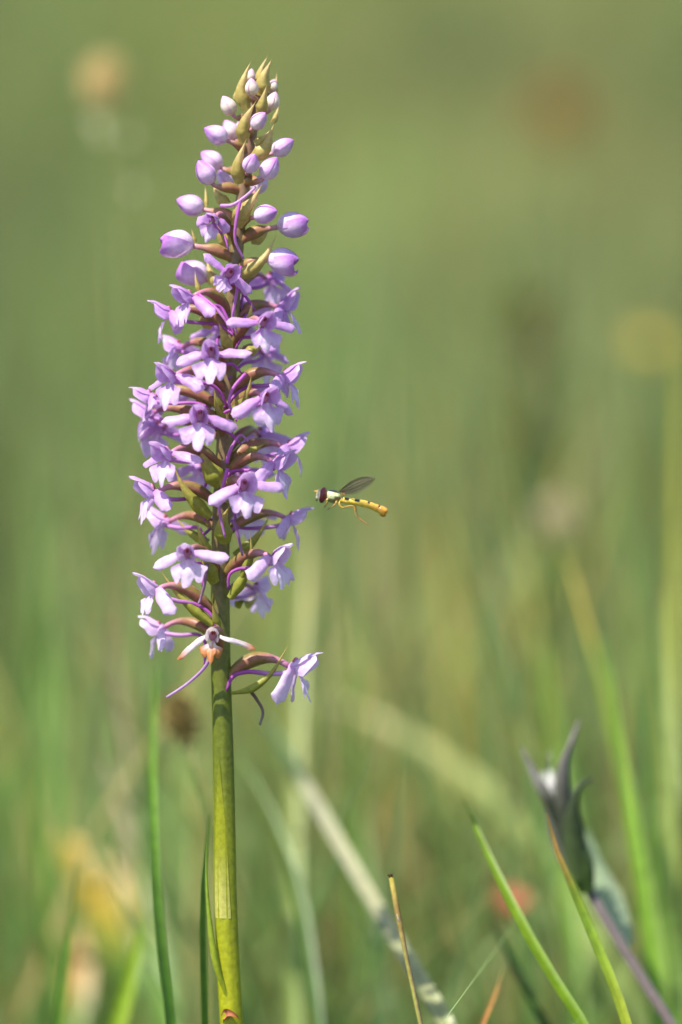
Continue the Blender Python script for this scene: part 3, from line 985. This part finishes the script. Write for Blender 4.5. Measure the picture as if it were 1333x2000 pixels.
bud_part(552, 507, 0, -2.5, 1.40, 0.78, 545, -0.2, 0.8)
bud_part(380, 532, 150, 4.0, 1.40, 0.7, 575, 0.1, 0.7)

# open flowers
FL = [
    dict(x=416, y=430, az=-25, sc=0.85, pitch=20, droop=0.9, openness=0.62, lipsc=0.75, rad=8, base_y=490, roll=20),
    dict(x=447, y=535, az=4, roll=38, sc=0.98, lipsc=0.6, droop=0.0, openness=0.85, rad=8, base_y=585, pitch=8),
    dict(x=366, y=580, az=-62, sc=1.0, droop=0.75, base_y=625),
    dict(x=326, y=612, az=-88, sc=1.0, droop=0.5, base_y=655),
    dict(x=559, y=596, az=82, sc=1.05, droop=0.9, base_y=640, depth=3.5, pitch=-8),
    dict(x=530, y=545, az=140, sc=1.0, base_y=590),
    dict(x=517, y=632, az=22, sc=1.0, droop=0.12, base_y=690),
    dict(x=413, y=690, az=-6, sc=1.0, droop=0.18, base_y=735, sepdroop2=0.0),
    dict(x=346, y=678, az=-125, sc=1.0, base_y=715),
    dict(x=332, y=735, az=-46, sc=1.05, droop=0.35, base_y=775),
    dict(x=289, y=775, az=-92, sc=1.0, base_y=810),
    dict(x=520, y=690, az=150, sc=1.0, base_y=735),
    dict(x=564, y=735, az=78, sc=1.05, droop=0.7, base_y=780),
    dict(x=522, y=778, az=28, sc=1.05, droop=0.55, base_y=825),
    dict(x=391, y=815, az=-4, sc=1.05, droop=0.12, sepdroop2=0.3, base_y=862, lipsc=1.1),
    dict(x=308, y=838, az=-132, sc=1.05, base_y=870),
    dict(x=323, y=888, az=-42, sc=1.05, droop=0.45, base_y=925),
    dict(x=287, y=806, az=-104, sc=1.0, base_y=850, depth=5),
    dict(x=293, y=960, az=-74, sc=1.1, droop=0.6, base_y=1000),
    dict(x=318, y=1018, az=-118, sc=1.05, base_y=1050),
    dict(x=479, y=950, az=18, sc=1.1, droop=0.55, sepdroop2=-0.05, base_y=990),
    dict(x=546, y=905, az=66, sc=1.08, droop=0.8, base_y=945),
    dict(x=571, y=872, az=88, sc=1.05, droop=0.5, base_y=920, depth=3),
    dict(x=512, y=850, az=160, sc=1.05, base_y=900),
    dict(x=572, y=1014, az=94, sc=1.05, droop=0.7, base_y=1060, depth=3),
    dict(x=390, y=915, az=-158, sc=1.0, base_y=950),
    dict(x=366, y=1083, az=-8, sc=1.05, droop=0.4, sepdroop2=0.15, base_y=1130, lipsc=1.05),
    dict(x=540, y=1090, az=50, sc=1.05, droop=0.9, base_y=1140),
    dict(x=296, y=1150, az=-66, sc=1.08, droop=1.1, base_y=1215, lipsc=0.8),
    dict(x=307, y=1228, az=-98, sc=1.05, droop=0.9, base_y=1265, lipsc=0.9, depth=4),
    dict(x=503, y=1150, az=138, sc=0.95, base_y=1190, droop=0.8),
    dict(x=416, y=1244, az=-4, sc=1.12, wither=True, droop=0.7, sepdroop2=0.25, base_y=1290, rad=8),
    dict(x=584, y=1304, az=80, sc=1.32, droop=2.6, base_y=1345, lipsc=0.75, depth=-1.5, age=1.0),
    # the far side of the spike
    dict(x=470, y=600, az=170, sc=1.0, base_y=640), dict(x=430, y=640, az=-165, sc=1.0, base_y=680), dict(x=478, y=760, az=172, sc=1.0, base_y=800),
    dict(x=395, y=760, az=-150, sc=1.0, base_y=800), dict(x=480, y=1000, az=165, sc=1.0, base_y=1040),
    dict(x=470, y=920, az=178, sc=1.0, base_y=955),
]
for f in FL:
    flower(**f)

# long loose spurs seen on their own
for pts, c in [([(418, 1262, -5), (404, 1298, -4), (368, 1334, -2), (326, 1362, -1)], srgb(196, 150, 206)),
               ([(490, 1350, 1), (503, 1368, 0), (514, 1390, 0), (508, 1416, 0)], srgb(110, 84, 60)),
               ([(443, 905, -7), (450, 880, -7), (470, 850, -6), (484, 862, -5)], MAG), ([(445, 915, -7.5), (436, 950, -7), (428, 985, -6), (440, 1050, -5)], MAG),
               ([(456, 1015, -6), (466, 1050, -6), (474, 1085, -5)], srgb(150, 90, 150)), ([(480, 730, -6), (455, 760, -7), (448, 790, -7), (462, 812, -6)], MAG),
               ([(470, 390, -6), (462, 430, -6.5), (460, 470, -6), (476, 505, -5)], MAG), ([(432, 402, -5), (455, 400, -6), (478, 385, -6), (500, 365, -5)], srgb(206, 150, 206)),
               ([(470, 520, -5), (463, 570, -6), (455, 625, -6), (463, 650, -6)], MAG), ([(388, 575, -5), (420, 600, -7), (440, 625, -7.5), (450, 645, -7)], MAG),
               ([(405, 1100, -4), (400, 1140, -4), (392, 1170, -3), (388, 1180, -3)], srgb(150, 110, 140))]:
    C = catmull([px(*p) for p in pts], 18)
    MB().tube(C, lambda t: 0.31 - 0.12 * t, 9, lambda t, an: mix(c, mix(c, PALE, 0.25), t)).build('spur', M_PETAL, orchid, OB)

# bracts: (pixel points base..tip, width px, depth base, depth tip)
OL1, OL2, OL3 = srgb(178, 160, 88), srgb(212, 186, 126), srgb(146, 148, 56)
for pts, wd, da, db in [
        ([(483, 216), (472, 177), (482, 140), (493, 116)], 22, -2, -3.5), ([(506, 175), (510, 140), (524, 108)], 18, 0, -0.5), ([(512, 186), (516, 152), (532, 114)], 25, -1.5, -3),
        ([(508, 222), (515, 195), (522, 164)], 19, -3, -5), ([(537, 185), (540, 160), (541, 140)], 8, 2, 3), ([(476, 278), (478, 240), (502, 195)], 23, -3, -5.5),
        ([(532, 242), (541, 222), (545, 204)], 11, 1, 2), ([(498, 282), (514, 272), (528, 254)], 17, -3, -3), ([(492, 312), (518, 290), (529, 262), (537, 238)], 24, -3, -4.5),
        ([(467, 357), (466, 320), (482, 270)], 23, -3.5, -6), ([(463, 442), (476, 413), (497, 388), (513, 358)], 29, -3.5, -6), ([(458, 194), (461, 180), (467, 173)], 5, 2, 3),
        ([(404, 404), (403, 385), (401, 362)], 7, 2, 3), ([(382, 474), (378, 460), (374, 446)], 7, 1, 1), ([(464, 542), (490, 528), (518, 502), (541, 458)], 25, -3, -3),
        ([(391, 572), (384, 550), (381, 526)], 9, -3, -3), ([(484, 636), (489, 615), (493, 588)], 13, -5, -7), ([(450, 686), (437, 655), (426, 626)], 20, -4, -7),
        ([(432, 802), (424, 782), (418, 758)], 16, -4, -6), ([(455, 800), (481, 780), (487, 760), (492, 730)], 20, -4, -7), ([(432, 948), (402, 905), (385, 866)], 36, -2.5, -4),
        ([(412, 1010), (385, 985), (358, 950), (338, 905)], 24, -2, -3), ([(446, 980), (436, 955), (429, 932)], 14, -5, -8), ([(440, 1060), (436, 1020), (450, 985)], 32, -2.5, -5),
        ([(408, 1090), (394, 1050), (382, 1016)], 20, -2.5, -4), ([(474, 1126), (490, 1085), (490, 1040)], 17, -3, -5), ([(436, 826), (426, 800), (420, 778)], 18, -4, -7),
        ([(420, 1138), (404, 1100), (391, 1050)], 28, -2, -4), ([(450, 1168), (474, 1132), (490, 1100), (493, 1064)], 21, -2, -4), ([(416, 1220), (372, 1184), (336, 1146), (309, 1106)], 19, -2, -3),
        ([(428, 1226), (420, 1200), (415, 1172)], 15, -2, -4), ([(452, 1353), (490, 1346), (528, 1318), (550, 1284), (570, 1248)], 15, -1, -2),
        ([(448, 480), (430, 455), (424, 430)], 22, -2, -3), ([(490, 470), (510, 462), (530, 440)], 24, 1, 1), ([(446, 400), (426, 380), (416, 355)], 20, 0, 1),
        ([(428, 560), (412, 535), (404, 505)], 24, 1, 2), ([(416, 640), (398, 625), (390, 600)], 22, 1, 2), ([(480, 690), (500, 680), (512, 660)], 20, 0, 1),
        ([(416, 725), (398, 700), (392, 672)], 20, 2, 3), ([(410, 800), (390, 780), (376, 750)], 20, 1, 1), ([(466, 880), (492, 880), (520, 865)], 22, 0, 0),
        ([(408, 1060), (372, 1040), (342, 1010)], 20, 2, 3), ([(458, 1085), (490, 1062), (515, 1030), (530, 1000)], 18, 1, 1), ([(460, 1180), (486, 1180), (505, 1165)], 22, 3, 4)]:
    n = len(pts)
    P3 = [px(p[0], p[1], lerp(da, db, i / (n - 1))) for i, p in enumerate(pts)]
    low = sstep(500, 900, pts[0][1])
    c0, c1 = mix(OL1, OL3, low), mix(OL2, OL1, low)
    strip(P3, wd * K * (1.36 if pts[0][1] < 460 else 1.2), lambda u, v: mix(mix(c0, c1, sstep(0.35, 0.8, u)), srgb(150, 110, 70), 0.6 * sstep(0.88, 1, u)), cup=0.5).build('bract', M_BRACT, orchid, OB)

# ------------------------------------------------------------------ the hoverfly
def fz(X, Y, d=0.0):
    """hoverfly pixel in the 7x enlargement -> frame"""
    return px(590 + X / 7.016, 910 + Y / 7.016, d)


FB = W(fz(640, 480))
fly = thing('hoverfly', FB, 'slender yellow and black hoverfly hovering beside the orchid', 'hoverfly')
black, cream, yel, orange = srgb(26, 28, 20), srgb(232, 228, 160), srgb(230, 196, 70), srgb(222, 152, 44)
# thorax
rt = Matrix.Rotation(R(12), 3, 'Y')


def thorax_col(u, v):
    th, ph = math.pi * u, 2 * math.pi * v
    z = math.cos(th)
    if z > 0.52: return mix(black, srgb(56, 64, 40), 0.5)
    if z > 0.16: return cream
    if math.cos(ph) > 0.35: return srgb(120, 106, 76)
    return mix(srgb(190, 196, 140), black, 0.65 if z < -0.45 else 0.0)


thx = MB().ball(fz(428, 416), 1.24, 1.04, 1.06, thorax_col, 18, 26, rot=rt).build('thorax', M_CHITIN, fly, FB)
MB().ball(fz(570, 388, 0), 0.36, 0.55, 0.24, lambda u, v: srgb(216, 160, 70), 8, 12, rot=Matrix.Rotation(R(30), 3, 'Y')).build('scutellum', M_CHITIN, thx, FB)
# head
hd = MB().ball(fz(256, 396), 0.68, 0.9, 0.98, lambda u, v: mix(srgb(232, 226, 190), srgb(210, 190, 90), sstep(0.55, 0.9, 1 - u)), 12, 18).build('head', M_CHITIN, fly, FB)
for s in (-1, 1):
    MB().ball(fz(287, 400, 0.44 * s), 0.60, 0.64, 1.28, lambda u, v: mix(srgb(124, 44, 52), srgb(60, 20, 26), sstep(0.55, 0.9, u)), 14, 18, rot=Matrix.Rotation(R(12), 3, 'Y') @ Matrix.Rotation(R(-8 * s), 3, 'X')).build('eye', M_EYE, hd, FB)
    C = catmull([fz(215, 360, 0.2 * s), fz(190, 350, 0.25 * s), fz(172, 352, 0.3 * s)], 6)
    MB().tube(C, lambda t: 0.09 + 0.10 * math.sin(math.pi * t), 8, lambda t, a: orange).build('antenna', M_CHITIN, hd, FB)
MB().ball(fz(205, 430), 0.22, 0.3, 0.2, lambda u, v: srgb(226, 222, 200), 6, 10).build('face_knob', M_CHITIN, hd, FB)
MB().tube(catmull([fz(212, 460), fz(200, 474), fz(190, 472)], 5), lambda t: 0.14 - 0.05 * t, 8, lambda t, a: black).build('mouthpart', M_CHITIN, hd, FB)
# abdomen
ab = catmull([fz(515, 455), fz(600, 478), fz(720, 492), (fz(850, 518)), fz(960, 552), fz(1060, 592), fz(1140, 632), fz(1165, 652)], 80)
tops = [(0.09, 0.20), (0.31, 0.41), (0.56, 0.61), (0.78, 0.82)]


def ab_col(t, a):
    up = -math.sin(a - 1.4)
    for i, (x0, x1) in enumerate(tops):
        if x0 < t < x1:
            return None
    return yel


T_AB = []


def abfn(u, v):
    k = min(int(u * 80), 79)
    p = ab[k].lerp(ab[k + 1], u * 80 - k)
    T = (ab[k + 1] - ab[k]).normalized()
    sv = Vector((0, 1, 0))
    nn = sv.cross(T).normalized() * -1
    if nn.z < 0: nn = -nn
    an = 2 * math.pi * v
    r = 0.50 + 0.10 * sstep(0.0, 0.15, u) - 0.05 * math.exp(-((u - 0.3) / 0.15) ** 2) + 0.14 * math.exp(-((u - 0.9) / 0.1) ** 2)
    r *= (1 - max(0, (u - 0.95) / 0.05) ** 2 * 0.8) * (1 - 0.05 * math.exp(-(((u * 5) % 1 - 0.06) / 0.05) ** 2) * 1.6)
    if u < 0.03: r *= 0.6 + 0.4 * u / 0.03
    return p + nn * (math.cos(an) * r * 0.92) + sv * (math.sin(an) * r * 1.08)


def abcol(u, v):
    up = math.cos(2 * math.pi * v)
    for x0, x1 in tops:
        if x0 < u < x1 and up > 0.02 + 0.25 * (x0 > 0.5):
            return black
    c = mix(yel, orange, sstep(0.35, 0.9, u))
    if up < -0.4: c = mix(c, srgb(220, 196, 90), 0.6)
    if 0.0 < u < 0.06 and up > 0: return black
    return c


abd = MB().grid(abfn, 90, 24, abcol, closed=True).build('abdomen', M_CHITIN, fly, FB)
MB().ball(fz(1110, 668), 0.52, 0.42, 0.34, lambda u, v: srgb(206, 120, 24), 10, 14, rot=Matrix.Rotation(R(12), 3, 'Y')).build('tail_capsule', M_CHITIN, abd, FB)


# legs
def leg(pts, rad, cols):
    C = catmull([fz(*p) for p in pts], 24)
    return MB().tube(C, lambda t: rad * (1.0 - 0.7 * t) * (1 + 0.35 * math.sin(t * 9.5) ** 2 - 0.2), 8, lambda t, a: mix(cols[0], cols[1], t)).build('leg', M_CHITIN, fly, FB)


ylg, dlg = srgb(200, 160, 50), srgb(96, 70, 36)
for s in (-1, 1):
    k = 6 * (s > 0)
    leg([(372, 455, 0.5 * s), (345, 400 + 60, 0.75 * s), (348 + k, 500, 0.8 * s), (318 + k, 548, 0.7 * s), (302 + k, 572, 0.6 * s)], 0.15, (ylg, dlg))
    leg([(480, 470, 0.5 * s), (470 - k, 500, 0.8 * s), (432 - k, 548, 0.9 * s), (385 - k, 575, 0.8 * s), (352 - k, 602, 0.7 * s)], 0.15, (ylg, dlg))
    leg([(520, 480, 0.5 * s), (512, 525, 0.85 * s), (550 + k, 572, 0.9 * s), (640 + k, 552, 0.85 * s), (712 + 4 * k, 552, 0.8 * s), (728 + 4 * k, 620, 0.8 * s), (752 + 3 * k, 698, 0.75 * s), (820 + k, 748, 0.7 * s), (878 + k, 788, 0.6 * s), (918 + k, 802 + k, 0.6 * s)], 0.15, (ylg, srgb(176, 110, 60)))

# wings
wm = bpy.data.materials.new('wing_membrane')
wm.use_nodes = True
t = wm.node_tree
t.nodes.clear()
out = t.nodes.new('ShaderNodeOutputMaterial')
tr = t.nodes.new('ShaderNodeBsdfTransparent')
tr.inputs[0].default_value = (0.86, 0.84, 0.80, 1)
gl = t.nodes.new('ShaderNodeBsdfPrincipled')
gl.inputs['Base Color'].default_value = (0.16, 0.13, 0.11, 1)
gl.inputs['Roughness'].default_value = 0.3
wn = t.nodes.new('ShaderNodeTexNoise')
wn.inputs['Scale'].default_value = 900
mr = t.nodes.new('ShaderNodeMapRange')
mr.inputs['To Min'].default_value = 0.12
mr.inputs['To Max'].default_value = 0.34
t.links.new(wn.outputs['Fac'], mr.inputs['Value'])
mx = t.nodes.new('ShaderNodeMixShader')
t.links.new(mr.outputs['Result'], mx.inputs[0])
t.links.new(tr.outputs[0], mx.inputs[1])
t.links.new(gl.outputs[0], mx.inputs[2])
t.links.new(mx.outputs[0], out.inputs[0])
for s, oy in ((-1, 0), (1, 14)):
    lead = catmull([fz(508, 352, 0.5 * s), fz(620, 250 + oy, 1.4 * s), fz(730, 180 + oy, 2.3 * s), fz(860, 145 + oy, 3.2 * s), fz(1000, 165 + oy, 4.0 * s)], 20)
    trail = catmull([fz(530, 372, 0.5 * s), fz(640, 385 + oy, 1.0 * s), fz(790, 348 + oy, 2.0 * s), fz(920, 270 + oy, 3.0 * s), fz(1005, 175 + oy, 4.0 * s)], 20)

    def wf(u, v):
        k = min(int(u * 20), 19)
        f = u * 20 - k
        a, b = lead[k].lerp(lead[k + 1], f), trail[k].lerp(trail[k + 1], f)
        return a.lerp(b, v) + Vector((0, 0.12 * math.sin(v * 9) * u, 0.05 * math.sin(v * 12)))
    wing = MB().grid(wf, 20, 12, lambda u, v: (1, 1, 1)).build('wing', wm, fly, FB)
    for vv, u0, u1 in ((0.01, 0, 1), (0.14, 0.02, 0.96), (0.34, 0.02, 0.95), (0.58, 0.05, 0.9), (0.8, 0.05, 0.75)):
        MB().tube([wf(lerp(u0, u1, i / 14), vv) for i in range(15)], lambda t: 0.045 - 0.02 * t, 5, lambda t, a: srgb(74, 58, 46)).build('vein', M_CHITIN, wing, FB)
